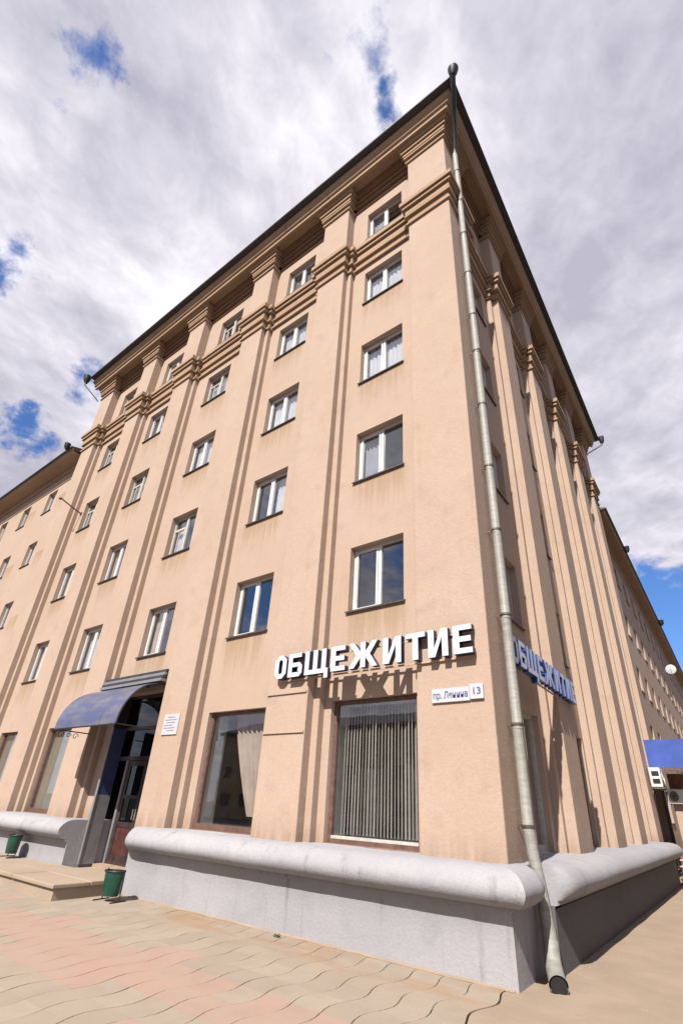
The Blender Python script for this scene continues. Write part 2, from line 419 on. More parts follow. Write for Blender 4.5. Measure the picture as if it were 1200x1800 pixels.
# ------------------------------------------------------------------ main building
BLD = thing('apartment_building', 'six storey peach stucco corner building with pilasters and a heavy cornice', 'building')
ZB = {2: 5.47, 3: 8.84, 4: 12.22, 5: 15.65, 6: 19.07}; WH = 1.54; WW = 1.38
PIL = {FL: [(3.40, 4.52), (7.20, 8.30), (11.50, 12.60), (15.20, 16.30), (19.15, 20.40)],
       FR: [(3.40, 4.50), (7.00, 8.10), (10.40, 11.50), (13.90, 15.00), (17.40, 18.60)]}
WC = {FL: [2.10, 5.90, 9.94, 13.98, 17.72], FR: [2.12, 5.78, 9.25, 12.70, 16.20]}
END = {FL: 20.40, FR: 18.60}
ST = .15; PO, PI = .37, .17
DOOR = (8.45, 10.98, .27, 4.38)

def wall_cells(mb, F, s0, s1, z0, z1, p, ops, depth):
    ss = sorted({s0, s1, *[o[0] for o in ops], *[o[1] for o in ops]}); zs = sorted({z0, z1, *[o[2] for o in ops], *[o[3] for o in ops]})
    ss = [q for q in ss if s0 <= q <= s1]; zs = [q for q in zs if z0 <= q <= z1]
    for a, c in zip(ss, ss[1:]):
        for e, g in zip(zs, zs[1:]):
            ms, mz = (a+c)/2, (e+g)/2
            if any(o[0] < ms < o[1] and o[2] < mz < o[3] for o in ops): continue
            mb.quad(F(a, p, e), F(c, p, e), F(c, p, g), F(a, p, g))
    for o in ops:
        a, c, e, g = o[:4]; d = o[4] if len(o) > 4 else depth
        mb.quad(F(a, p, e), F(a, p-d, e), F(a, p-d, g), F(a, p, g)); mb.quad(F(c, p, e), F(c, p-d, e), F(c, p-d, g), F(c, p, g))
        mb.quad(F(a, p, g), F(c, p, g), F(c, p-d, g), F(a, p-d, g)); mb.quad(F(a, p, e), F(c, p, e), F(c, p-d, e), F(a, p-d, e))

GW = {}      # ground floor openings
for F in (FL, FR):
    mb = MB(); ops = []
    gw = []
    for i, c in enumerate(WC[F]):
        for r, zb in ZB.items(): ops.append((c-WW/2, c+WW/2, zb, zb+WH, .24))
        if F is FL and i == 2: ops.append((*DOOR, .5)); continue
        a, e = ((1.155, 3.07), (4.90, 6.81))[i] if (F is FL and i < 2) else (c-.93, c+.93)
        ops.append((a, e, 1.21, 3.64, .26)); gw.append((a, e))
    GW[F] = gw
    wall_cells(mb, F, 0, END[F], .2, 21.9, 0, ops, .24)
    mb.build('wall', WALL, BLD)
# rear walls close the block
mb = MB(); mb.quad((-20.4, .02, .2), (-20.4, 18.58, .2), (-20.4, 18.58, 22.4), (-20.4, .02, 22.4)); mb.quad((-20.4, 18.58, .2), (-.02, 18.58, .2), (-.02, 18.58, 22.4), (-20.4, 18.58, 22.4))
mb.build('rear_wall', WALL, BLD)
# corner pier
mb = MB(); mb.box(-.95, .37, -.37, .95, .2, 21.98); bevel(mb.build('corner_pier', WALL, BLD), .025, 2)

BANDL = [(17.42, 17.50, .06), (17.50, 17.80, .006), (17.80, 17.88, .09), (17.88, 17.92, .01), (17.92, 18.14, .075), (18.14, 18.18, .02), (18.18, 18.28, .15), (18.28, 18.32, .06), (18.32, 18.50, .21)]
CAPL = [(21.08, 21.16, .06), (21.16, 21.34, .006), (21.34, 21.42, .10), (21.42, 21.46, .03), (21.46, 21.58, .12), (21.58, 21.62, .06), (21.62, 21.74, .18), (21.74, 21.78, .10), (21.78, 21.985, .26)]
FRZ = [(21.16, 21.26, .05), (21.26, 21.34, .03), (21.34, 21.46, .12), (21.46, 21.52, .08), (21.52, 21.66, .18), (21.66, 21.72, .14), (21.72, 21.85, .25), (21.85, 21.983, .31)]
for F in (FL, FR):
    L = PIL[F]
    for i, (a, c) in enumerate(L):
        last = i == len(L)-1
        lo, hi = a-ST, (c+ST if not last else c)
        mb = MB()
        mb.box(lo, hi, -.02, PI, .21, 17.41, F=F); mb.box(a, c-.001, -.01, PO, .205, 17.415, F=F)
        mb.box(a+.004, c-.004, -.015, PO-.004, 18.49, 21.09, F=F)
        bevel(mb.build('pilaster', WALL, BLD), .015, 2)
        mb = MB()
        for z0, z1, e in BANDL:
            mb.box(lo-e, hi+e, -.012, PI+e, z0, z1, F=F); mb.box(a-e-.002, c+e-.002, -.014, PO+e, z0-.001, z1+.001, F=F)
        mb.build('pilaster_band', TRIM, BLD)
        mb = MB()
        for z0, z1, e in CAPL: mb.box(a-e, c+e, -.013, PO+e*.9, z0, z1, F=F)
        mb.build('capital', TRIM, BLD)
    # string course and frieze across each bay
    edges = [(.95, L[0][0])] + [(L[i][1], L[i+1][0]) for i in range(len(L)-1)]
    for i, (a, c) in enumerate(edges):
        a2 = a + (ST if i else 0); c2 = c - ST
        mb = MB()
        for z0, z1, e in BANDL: mb.box(a2+.01, c2-.01, -.016, e+.025, z0+.10, z1+.10, F=F)
        mb.build('string_course', TRIM, BLD)
        mb = MB()
        for z0, z1, e in FRZ: mb.box(a+.006, c-.006, -.017, e, z0, z1, F=F)
        mb.build('frieze', FRIEZEM, BLD)
# corner pier band and capital
mb = MB()
for z0, z1, e in BANDL: mb.box(-.95-e, .37+e, -.37-e, .95+e, z0, z1)
mb.build('pier_band', TRIM, BLD)
mb = MB()
for z0, z1, e in CAPL: mb.box(-.95-e, .37+e*.9, -.37-e*.9, .95+e, z0, z1)
mb.build('capital', TRIM, BLD)
# small ledges on the first pilaster
for z in (3.01, 3.77):
    mb = MB(); mb.box(3.42, 4.50, PO-.01, PO+.028, z, z+.03, F=FL); mb.build('ledge', WALL, BLD)

def sweep(mb, F, prof, s0f, s1f, cap0=False, cap1=True, nseg=1, smooth=False, wob=0, nose=(0, 0)):
    rows = []
    ts = [q/nseg for q in range(nseg+1)]
    ln = abs(s1f(.7)-s0f(.7))
    if nose[0]: ts = [nose[0]*f/ln for f in (0, .04, .14, .3, .55)] + [t for t in ts if t*ln > nose[0]]
    if nose[1]: ts = [t for t in ts if (1-t)*ln > nose[1]] + [1-nose[1]*f/ln for f in (.55, .3, .14, .04, 0)]
    for t in ts:
        row = []
        k = 1.0
        if nose[0] and t*ln < nose[0]: k = math.sqrt(max(0, 1-(1-t*ln/nose[0])**2))
        if nose[1] and (1-t)*ln < nose[1]: k = math.sqrt(max(0, 1-(1-(1-t)*ln/nose[1])**2))
        for p, z in prof:
            if z > .6 and p > .74: p = .74+(p-.74)*k
            s = s0f(p)*(1-t) + s1f(p)*t; w = wob*(noise.noise((s*.9, z*2, 5)) + .5*noise.noise((s*3.7, z*6, 8))) if wob else 0
            row.append(F(s, p+w, z+w*.5))
        rows.append(row)
    for r0, r1 in zip(rows, rows[1:]):
        for k in range(len(prof)-1): mb.quad(r0[k], r0[k+1], r1[k+1], r1[k], smooth=smooth)
    for on, r, sf in ((cap0, rows[0], s0f), (cap1, rows[-1], s1f)):
        if on:
            if abs(prof[0][0]-prof[-1][0]) > .2: r = list(r) + [F(sf(prof[0][0]), prof[0][0], prof[-1][1])]
            mb.quad(*r)
CORN = [(-.3, 21.99), (.60, 21.99), (.60, 21.90), (.72, 21.90), (.72, 22.06), (.79, 22.10), (.79, 22.26), (.83, 22.30), (.90, 22.38), (.90, 22.50), (-.3, 22.50)]
for F in (FL, FR):
    mb = MB(); sweep(mb, F, CORN, lambda p: -p, lambda p: END[F] + max(p, -.3)*.75)
    mb.build('cornice', TRIM, BLD)
# roof: tin edge and low hipped slopes
mb = MB()
XO, YO = 1.12, -1.12; XE, YE = -21.0, 19.5; zr = 22.505
c = [(XE, YO), (XO, YO), (XO, YE), (XE, YE)]; mid = [(-10.5, 9.5, 25.6)]
for i in range(4):
    (x0, y0), (x1, y1) = c[i], c[(i+1) % 4]
    mb.quad((x0, y0, zr), (x1, y1, zr), (x1, y1, zr+.07), (x0, y0, zr+.07)); mb.quad((x0, y0, zr+.07), (x1, y1, zr+.07), mid[0])
mb.quad(*[(x, y, zr) for x, y in c]); mb.build('roof', ROOFM, BLD)

# plinth with its rounded moulding
BULB = [(-.3, 1.205), (.37, 1.205), (.66, 1.21), (.78, 1.195), (.88, 1.16), (.96, 1.10), (1.005, 1.03), (1.02, .97), (1.005, .91), (.96, .85), (.88, .80), (.82, .795), (.80, .79), (.80, .745), (.745, .735), (.73, .70), (.73, .35), (.735, -.1)]
mb = MB(); prof = BULB
sweep(mb, FL, prof, lambda p: -(p-.23), lambda p: 7.72, cap0=False, nseg=70, wob=.018, smooth=True, nose=(0, .30))
# return of the moulding round the pier, up to the notch
def FPr(s, p, z): return (p-.23, s, z)
sweep(mb, FPr, prof, lambda p: -p, lambda p: -.06 if p > .4 else -.06, cap1=True, nseg=10, wob=0, smooth=True, nose=(0, .16))
mb.quad((.5, -.06, -.1), (.5, .312, -.1), (.5, .312, 1.2), (.5, -.06, 1.2)); mb.quad((.0, -.06, 1.2), (.5, -.06, 1.2), (.5, .312, 1.2), (.0, .312, 1.2))
mb.build('plinth', PLINTH, BLD)
mb = MB(); sweep(mb, FL, prof, lambda p: 10.36, lambda p: 60, cap0=True, nseg=60, wob=.012, smooth=True); mb.build('plinth', PLINTH, BLD)
PR = [(p-.03, z) for p, z in BULB[:-3]]; PRF = [(.70, .70), (.70, .35), (.705, -.1)]
mb = MB(); sweep(mb, FR, PR, lambda p: .31, lambda p: 14.1, cap0=True, cap1=True, nseg=40, wob=.015, smooth=True, nose=(.3, 0)); mb.build('plinth', PLINTH, BLD)
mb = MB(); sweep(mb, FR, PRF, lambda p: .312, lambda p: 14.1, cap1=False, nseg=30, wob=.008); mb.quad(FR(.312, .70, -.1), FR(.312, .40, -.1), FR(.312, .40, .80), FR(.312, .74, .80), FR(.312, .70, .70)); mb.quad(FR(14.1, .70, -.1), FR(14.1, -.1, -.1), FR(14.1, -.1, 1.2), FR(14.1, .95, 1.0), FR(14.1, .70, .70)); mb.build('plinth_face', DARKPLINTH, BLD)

# ------------------------------------------------------------------ windows
def frame_bars(mb, w, h, verts, horis, t=.055, d=.07, y0=0, m=0):
    # outer frame then inner bars; butt joined
    mb.box(-w/2, -w/2+t, y0, y0+d, 0, h, m); mb.box(w/2-t, w/2, y0, y0+d, 0, h, m)
    mb.box(-w/2+t, w/2-t, y0, y0+d, 0, t, m); mb.box(-w/2+t, w/2-t, y0, y0+d, h-t, h, m)
    for x, q in verts: mb.box(x-q/2, x+q/2, y0-.006, y0+d-.006, t, h-t, m)
    for xa, xb, z, q in horis: mb.box(xa, xb, y0+.004, y0+d-.01, z-q/2, z+q/2, m)
def sash(mb, x0, x1, z0, z1, t=.045, y0=-.012, d=.05, m=0):
    mb.box(x0, x0+t, y0, y0+d, z0, z1, m); mb.box(x1-t, x1, y0, y0+d, z0, z1, m)
    mb.box(x0+t, x1-t, y0, y0+d, z0, z0+t, m); mb.box(x0+t, x1-t, y0, y0+d, z1-t, z1, m)
def mk_window(kind):
    mb = MB(); w, h = WW, WH
    if kind == 'a':
        frame_bars(mb, w, h, [(.0, .075)], [], .045); sash(mb, -w/2+.06, -.048, .06, h-.06)
    elif kind == 'b':
        frame_bars(mb, w, h, [(-.02, .08)], []); sash(mb, .025, w/2-.06, .06, h-.06); sash(mb, -w/2+.06, -.065, .06, h-.06, .03)
    else:
        frame_bars(mb, w, h, [(0, .07)], [(-w/2+.055, -.035, h*.70, .05)]); sash(mb, -w/2+.06, -.04, .06, h*.70-.03, .04); sash(mb, .04, w/2-.06, .06, h-.06, .04)
        mb.box(-w/2+.30, -w/2+.335, -.004, .04, .11, h*.70-.08)
    return mb.mesh('window', OLDWOOD if kind == 'c' else PVC)
WMESH = {k: mk_window(k) for k in 'abc'}
mb = MB(); mb.box(-WW/4+.03, WW/4-.03, 0, .008, 0, WH-.10); PANE = mb.mesh('pane', GLASS)
mb = MB(); mb.hexa([(-WW/2-.04, -.235, -.03), (WW/2+.04, -.235, -.03), (WW/2+.04, -.01, -.0), (-WW/2-.04, -.01, 0), (-WW/2-.04, -.235, -.012), (WW/2+.04, -.235, -.012), (WW/2+.04, -.01, .02), (-WW/2-.04, -.01, .02)])
mb.box(-WW/2-.04, WW/2+.04, -.243, -.235, -.05, -.012); SILL = mb.mesh('sill', SILLM)
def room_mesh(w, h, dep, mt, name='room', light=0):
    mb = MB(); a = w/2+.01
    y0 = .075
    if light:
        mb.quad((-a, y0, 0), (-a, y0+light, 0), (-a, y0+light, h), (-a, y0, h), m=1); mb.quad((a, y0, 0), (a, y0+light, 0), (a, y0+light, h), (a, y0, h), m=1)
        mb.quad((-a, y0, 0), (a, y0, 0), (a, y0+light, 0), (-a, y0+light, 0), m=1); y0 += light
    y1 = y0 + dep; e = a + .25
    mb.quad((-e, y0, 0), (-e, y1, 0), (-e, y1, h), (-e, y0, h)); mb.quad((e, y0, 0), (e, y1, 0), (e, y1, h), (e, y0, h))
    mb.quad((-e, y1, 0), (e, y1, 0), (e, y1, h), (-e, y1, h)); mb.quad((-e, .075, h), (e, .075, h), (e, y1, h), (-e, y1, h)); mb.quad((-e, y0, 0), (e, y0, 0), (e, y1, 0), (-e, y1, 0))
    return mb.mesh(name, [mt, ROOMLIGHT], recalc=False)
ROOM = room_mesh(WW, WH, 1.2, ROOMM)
def curtain_mesh(x0, x1, z0, z1, mt, folds=9, amp=.016, taper=0):
    mb = MB(); n = folds*6; rows = 5
    g = [[None]*(n+1) for _ in range(rows+1)]
    for r in range(rows+1):
        tz = r/rows
        for i in range(n+1):
            t = i/n; xa = x0 + taper*(1-tz)**1.3*(x1-x0); x = xa + (x1-xa)*t
            g[r][i] = (x, .16 + amp*math.sin(t*folds*2*math.pi + .5*math.sin(tz*2)) + .008*math.sin(t*37), z0 + (z1-z0)*tz)
    for r in range(rows):
        for i in range(n): mb.quad(g[r][i], g[r][i+1], g[r+1][i+1], g[r+1][i], smooth=True)
    return mb.mesh('curtain', mt, recalc=False)
h = WH
CUR = [curtain_mesh(-.66, .66, .02, h-.02, CURTW, 10), curtain_mesh(-.66, -.12, .02, h-.02, CURTW, 5), curtain_mesh(.05, .66, .02, h-.02, CURTW, 5),
       curtain_mesh(-.66, .0, .02, h-.02, CURTB, 6), curtain_mesh(-.66, .66, .02, h-.02, CURTB, 9, .010), curtain_mesh(-.66, .66, .02, h-.02, CURTB, 7), curtain_mesh(-.66, -.25, .02, h-.02, CURTP, 4)]
WKIND = {}
def add_window(F, s, p, zb, kind, curt, parent=BLD, simple_=False):
    loc = F(s, p, zb)
    w = place('window', WMESH[kind], parent, loc, RZ[F])
    for dx in (-.345, .345): place('pane', PANE, w, (dx, .03, .05))
    place('sill', SILL, w, (0, .02, 0))
    if not simple_:
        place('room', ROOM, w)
        if curt is not None: place('curtain', CUR[curt], w)
    return w
cur_tab = {(0,2): None, (0,3): 3, (0,4): 0, (0,5): 0, (0,6): 1, (1,2): None, (1,3): 2, (1,4): 0, (1,5): 0, (1,6): 5}
rw = random.Random(3)
for F in (FL, FR):
    for i, c in enumerate(WC[F]):
        for r, zb in ZB.items():
            k = 'a' if i < 2 else rw.choice('aabc' if i == 2 else 'abcc')
            if F is FR: k = rw.choice('abc')
            cu = cur_tab.get((i, r), rw.choice([None, 0, 1, 2, 4, 5, 6])) if F is FL else rw.choice([None, None, 1, 5, 6])
            add_window(F, c, -.17, zb, k, cu)

# ground floor display windows
def shop_window(F, a, e, mt=BROWNWOOD, style=None):
    w = e-a; h = 2.43; s = (a+e)/2
    mb = MB(); frame_bars(mb, w, h, [], [], .075, .09)
    mb.box(-w/2+.075, w/2-.075, .0, .07, .075, .12, 1)
    o = mb.build('shop_window', [mt, OLDWOOD if (F is FL and a < 2) else mt], BLD, F(s, -.11, 1.21), RZ[F])
    mb = MB(); mb.box(-w/2+.07, w/2-.07, .04, .05, .12, h-.07); mb.build('pane', GLASS, o)
    mb = MB(); mb.hexa([(-w/2-.03, -.30, -.055), (w/2+.03, -.30, -.055), (w/2+.03, .0, -.01), (-w/2-.03, .0, -.01), (-w/2-.03, -.30, -.03), (w/2+.03, -.30, -.03), (w/2+.03, .0, .012), (-w/2-.03, .0, .012)])
    mb.build('sill', mt, o, (0, .0, .0))
    place('room', room_mesh(w, h, 3.0, ROOMM, light=.45), o)
    if style: style(o, w, h)
    return o
def khaki(o, w, h):
    mb = MB(); mb.box(-w/2+.05, w/2-.05, .13, .15, .05, h-.02); mb.build('roller_blind', KHAKI, o)
for i, (a, e) in enumerate(GW[FL]): shop_window(FL, a, e, style=khaki if i > 1 else None)
for i, (a, e) in enumerate(GW[FR]): shop_window(FR, a, e, OLDWOOD if i == 0 else BROWNWOOD)

# vertical blind behind the corner shop window
vb = thing('vertical_blind', 'beige vertical slat blind hanging behind the shop window below the white letters', 'blind', (-2.1125, -0.11+.0, 1.21))
mb = MB(); mb.box(-.88, .90, .22, .26, 2.34, 2.39); mb.build('head_rail', PVC, vb)
mb = MB(); mb.box(-.045, .045, -.0015, .0015, 0, 2.2); SL = mb.mesh('slat', SLATM)
rs = random.Random(5)
for k in range(25):
    o = place('slat', SL, vb, (-.84 + .071*k, .24, .14), R(-46 + rs.uniform(-5, 5)))
vb.location = (-2.1125, .11, 1.21)
# drape in the second shop window
dr = MB(); me = curtain_mesh(-.42, .82, .30, 2.38, CURTP, 8, .035, taper=.62)
o = place('drape', me, None, (-5.855, .24, 1.21)); tag(o, 'beige curtain gathered to one side inside the shop window left of the ledged pilaster', 'curtain')

# ------------------------------------------------------------------ entrance
D0, D1, DZ0, DZ1 = DOOR
ent = place('entrance_door', None, BLD, (0, 0, 0))
bpy.data.objects.remove(ent)
mb = MB(); w = D1-D0; hD = DZ1-DZ0
frame_bars(mb, w, hD, [], [(-w/2+.08, w/2-.08, 2.42, .10), (-w/2+.08, w/2-.08, 3.20, .09)], .08, .12)
ent = mb.build('entrance_door', DOORM, BLD, (-(D0+D1)/2, .28, DZ0))
mb = MB(); mb.box(-w/2+.004, -w/2+.02, -.27, -.001, 0, 4.08); mb.build('jamb_lining', DOORM, ent)
mb = MB(); mb.box(-w/2+.08, w/2-.08, .05, .06, 3.25, hD-.08); mb.build('transom_pane', GLASSDARK, ent)
mb = MB(); mb.box(-w/2+.08, w/2-.08, .05, .06, 2.47, 3.15); mb.build('transom_pane', GLASSDARK, ent)
lw = .845; x0 = w/2-.08-2*lw
mb = MB(); mb.box(x0-.09, x0-.004, -.02, .10, .005, 2.365); mb.build('door_post', SILVER, ent)
mb = MB(); mb.box(-w/2+.08, x0-.095, .05, .06, .01, 2.36); mb.build('side_pane', GLASSDARK, ent)
for sx in (-1, 1):
    cx = w/2-.08-lw + sx*lw/2
    mb = MB(); a = lw/2-.006
    mb.box(-a, -a+.10, .02, .08, .01, 2.36); mb.box(a-.10, a, .02, .08, .01, 2.36)
    for z0, z1 in ((.01, .20), (.80, .92), (1.45, 1.53), (2.24, 2.36)): mb.box(-a+.10, a-.10, .022, .078, z0, z1)
    lf = mb.build('door_leaf', DOORM, ent, (cx, 0, 0))
    mb = MB(); mb.box(-a+.10, a-.10, .035, .06, .20, .80); mb.build('lower_panel', REDP, lf)
    for z0, z1 in ((.92, 1.45), (1.53, 2.24)):
        mb = MB(); mb.box(-a+.10, a-.10, .045, .055, z0, z1); mb.build('pane', GLASSDARK, lf)
    mb = MB(); x = -sx*(a-.05); mb.tube([(x, .02, .98), (x, -.05, 1.0), (x, -.05, 1.22), (x, .02, 1.24)], .014, 8); mb.build('handle', BRASS, lf)
mb = MB(); e = w/2+.3
mb.quad((-e, 3.0, 0), (e, 3.0, 0), (e, 3.0, hD), (-e, 3.0, hD)); mb.quad((-e, .13, 0), (-e, 3.0, 0), (-e, 3, hD), (-e, .13, hD)); mb.quad((e, .13, 0), (e, 3.0, 0), (e, 3, hD), (e, .13, hD)); mb.quad((-e, .13, hD), (e, .13, hD), (e, 3, hD), (-e, 3, hD)); mb.quad((-e, .13, 0), (e, .13, 0), (e, 3, 0), (-e, 3, 0))
mb.build('hallway', ROOMM, ent, recalc=False)
# side screen beside the door, blue above and silver below
mb = MB(); mb.box(-10.335, -10.29, -.34, .03, DZ0, 1.78); mb.box(-10.35, -10.275, -.37, -.341, DZ0, 3.42)
scn = mb.build('side_screen', SILVER, BLD)
mb = MB(); mb.box(-10.335, -10.29, -.34, .03, 1.785, 3.40); mb.build('blue_panel', BLUEP, scn)

# stoop
stoop = MB(); stoop.box(-14.6, -7.70, -2.12, .30, -.1, .20); stoop = stoop.build('stoop', STONE)
tag(stoop, kind='structure')
xs = [-14.63, -12.9, -11.2, -9.45, -7.66]
for xa, xb in zip(xs, xs[1:]):
    for ya, yb in ((-2.17, -1.45), (-1.44, -.70)):
        mb = MB(); dz = random.uniform(-.008, .008)
        mb.box(xa+.006, xb-.006, ya, yb, .19, .268+dz); bevel(mb.build('slab', STONE, stoop), .015, 2)

# ------------------------------------------------------------------ awning over the door
aw = thing('door_awning', 'curved blue translucent awning over the street door', 'awning', (-9.9, 0, 3.3))
def apt(t): # arc from wall top to front edge
    a = t*math.pi/2; return (.30 + 1.08*math.sin(a)**.95, 3.28 + 1.14*math.cos(a)**1.0)
mb = MB(); n = 14; xa, xb = -11.42, -8.42
A = [apt(i/n) for i in range(n+1)]
for q in range(4):
    x0 = xa + (xb-xa)*q/4 + .004; x1 = xa + (xb-xa)*(q+1)/4 - .004
    mb = MB()
    for (p0, z0), (p1, z1) in zip(A, A[1:]):
        mb.quad((x0, -p0, z0), (x1, -p0, z0), (x1, -p1, z1), (x0, -p1, z1), smooth=True); mb.quad((x0, -p0+.006, z0-.008), (x0, -p1+.006, z1-.008), (x1, -p1+.006, z1-.008), (x1, -p0+.006, z0-.008), smooth=True)
    o = mb.build('awning_sheet', AWN, aw, recalc=False); o.location = -aw.location
for q in range(5):
    x = xa + (xb-xa)*q/4
    mb = MB(); mb.tube([(x, -p+.02, z-.02) for p, z in A], .016, 6); o = mb.build('rib', BLACKM, aw); o.location = -aw.location
mb = MB(); mb.tube([(xa, -1.38, 3.27), (xb, -1.38, 3.27)], .02, 8); o = mb.build('front_bar', BLACKM, aw); o.location = -aw.location
for x in (xa, xb):
    mb = MB(); mb.tube([(x, -.38, 3.28), (x, -1.38, 3.28)], .016, 6); o = mb.build('tie_bar', BLACKM, aw); o.location = -aw.location
for cx, cy, r0 in ((-11.36, -1.2, .10), (-11.36, -.98, .07), (-11.36, -.80, .09)):
    mb = MB(); mb.tube([(cx, cy + r0*(1-t/14)*math.cos(t*.62), 3.16 + r0*(1-t/14)*math.sin(t*.62)) for t in range(13)], .009, 5); o = mb.build('scroll', BLACKM, aw); o.location = -aw.location
for k in range(4):
    z = 4.78 - .085*k
    mb = MB(); mb.box(-11.30, -8.33, -.40-.04*k, -.05 if k == 0 else -.36, z-.07, z); o = mb.build('flashing_slat', ROOFM if k in (0, 2) else SILVER, aw); o.location = -aw.location

# ------------------------------------------------------------------ letters
LH = .48; T = .112
def letter_polys(ch, w):
    H = LH; t = T
    if ch == 'O':
        c = .10; o = [(c,0),(w-c,0),(w,c),(w,H-c),(w-c,H),(c,H),(0,H-c),(0,c)]; d = .035
        i = [(t+d,t*.8),(w-t-d,t*.8),(w-t,t*.8+d),(w-t,H-t*.8-d),(w-t-d,H-t*.8),(t+d,H-t*.8),(t,H-t*.8-d),(t,t*.8+d)]
        return [[o[k], o[(k+1) % 8], i[(k+1) % 8], i[k]] for k in range(8)]
    if ch == 'B':
        m = H*.60; c = .07
        return [[(0,0),(t,0),(t,H),(0,H)], [(t,H-t*.8),(w*.92,H-t*.8),(w*.92,H),(t,H)], [(t,m-t*.8),(w-c,m-t*.8),(w-c,m),(t,m)], [(t,0),(w-c,0),(w-c,t*.8),(t,t*.8)],
                [(w-c,0),(w,c),(w,m-c),(w-c,m),(w-c,m-t*.8),(w-t,m-t*.8-.02),(w-t,t*.8+.02),(w-c,t*.8)]]
    if ch == 'Q':    # shcha
        b = w-.055; g = (b-3*t)/2; q = t*.8
        return [[(0,q),(t,q),(t,H),(0,H)], [(t+g,q),(2*t+g,q),(2*t+g,H),(t+g,H)], [(2*t+2*g,q),(b,q),(b,H),(2*t+2*g,H)], [(0,0),(b,0),(b,q),(0,q)], [(b-.04,-.10),(w,-.10),(w,q),(b,q),(b,0),(b-.04,0)]]
    if ch == 'E':
        q = t*.8; m = H/2
        return [[(0,0),(t,0),(t,H),(0,H)], [(t,0),(w,0),(w,q),(t,q)], [(t,m-q/2),(w*.94,m-q/2),(w*.94,m+q/2),(t,m+q/2)], [(t,H-q),(w,H-q),(w,H),(t,H)]]
    if ch == 'J':    # zhe
        c = w/2; m = H/2; a = t*1.05
        L = [[(c-t/2,0),(c+t/2,0),(c+t/2,H),(c-t/2,H)]]
        L += [[(c+t/2,m-.055),(c+t/2,m+.055),(w-a,H),(w,H),(c+t/2+.10,m),(w,0),(w-a,0)]]
        L += [[(c-t/2,m-.055),(a,0),(0,0),(c-t/2-.10,m),(0,H),(a,H),(c-t/2,m+.055)]]
        return L
    if ch == 'I':
        return [[(0,0),(t,0),(t,H),(0,H)], [(w-t,0),(w,0),(w,H),(w-t,H)], [(t,0),(t+.015,0),(w-t,H-.15),(w-t,H),(w-t-.015,H),(t,.15)]]
    if ch == 'T':
        q = t*.8; c = w/2
        return [[(0,H-q),(w,H-q),(w,H),(0,H)], [(c-t/2,0),(c+t/2,0),(c+t/2,H-q),(c-t/2,H-q)]]
WORD = [('O', -4.23, .325), ('B', -3.85, .38), ('Q', -3.40, .60), ('E', -2.73, .34), ('J', -2.30, .64), ('I', -1.54, .38), ('T', -1.07, .385), ('I', -.63, .37), ('E', -.17, .335)]
def make_sign(F, label, u0, p, z0):
    o = thing('building_sign', label, 'sign', F(u0, p, z0) if F is FR else (u0, -p, z0), RZ[F])
    for ch, x, w in WORD:
        mb = MB()
        for poly in letter_polys(ch, w): mb.prism(poly, 0, .12, 0, 1)
        mb.build('letter', [LETTER, LETTERSIDE if F is FL else SIGNBLUE], o, (x+4.23, 0, 0), recalc=True)
    for z in (-.012, .40):
        mb = MB(); mb.box(.05, 4.36, .121, .145, z-.03, z+.0); mb.build('rail', RAILM, o)
    return o
make_sign(FL, 'row of white block letters with navy sides on the sunlit street front', -4.23, .53, 4.06)
sg = make_sign(FR, 'row of white block letters with blue sides on the shaded side wall', .40, .50, 4.10); sg.scale = (.94, 1, 1)

def text_mesh(name, body, size, mt, parent, loc, rz=0, align='CENTER', width=None):
    cu = bpy.data.curves.new(name, 'FONT'); cu.body = body; cu.size = size; cu.align_x = align; cu.align_y = 'CENTER'; cu.extrude = .002; cu.offset = .002; cu.resolution_u = 3
    t = bpy.data.objects.new(name, cu); COL.objects.link(t); bpy.context.view_layer.update()
    dg = bpy.context.evaluated_depsgraph_get(); me = bpy.data.meshes.new_from_object(t.evaluated_get(dg)); bpy.data.objects.remove(t)
    me.transform(Matrix.Rotation(R(90), 4, 'X'))
    if width:
        xs = [v.co.x for v in me.vertices]; k = width/max(1e-4, max(xs)-min(xs)); me.transform(Matrix.Scale(k, 4, (1, 0, 0)))
    me.materials.clear(); me.materials.append(mt)
    for p in me.polygons: p.material_index = 0
    return place(name, me, parent, loc, rz)
ap = thing('address_sign', 'white street name plate with the house number beside the building corner', 'sign', (-.21, -.385, 3.455))
mb = MB(); mb.box(-.445, .215, -.02, .015, -.115, .105); bevel(mb.build('name_plate', PLATE, ap), .006)
mb = MB(); mb.box(.222, .445, -.028, .015, -.10, .135); bevel(mb.build('number_plate', PLATE, ap), .006)
text_mesh('name_lettering', 'пр. Ленина', .15, BLUEINK, ap, (-.115, -.023, -.005), width=.60)
text_mesh('number_lettering', '13', .15, BLUEINK, ap, (.335, -.031, .02), width=.12)
pq = thing('notice_plaque', 'pale notice plaque with faint lines of text on the pilaster beside the door', 'plaque', (-7.70, -.385, 3.36))
mb = MB(); mb.box(-.30, .30, -.012, .015, -.24, .24); bevel(mb.build('board', PLATE, pq), .005)
for k, (a, c) in enumerate(((-.14, .14), (-.22, .22), (-.17, .17), (-.24, .10), (-.24, .20), (-.10, .18))):
    mb = MB(); mb.box(a, c, -.0145, -.0125, .155-.062*k, .175-.062*k); mb.build('print_line', GREYINK, pq)

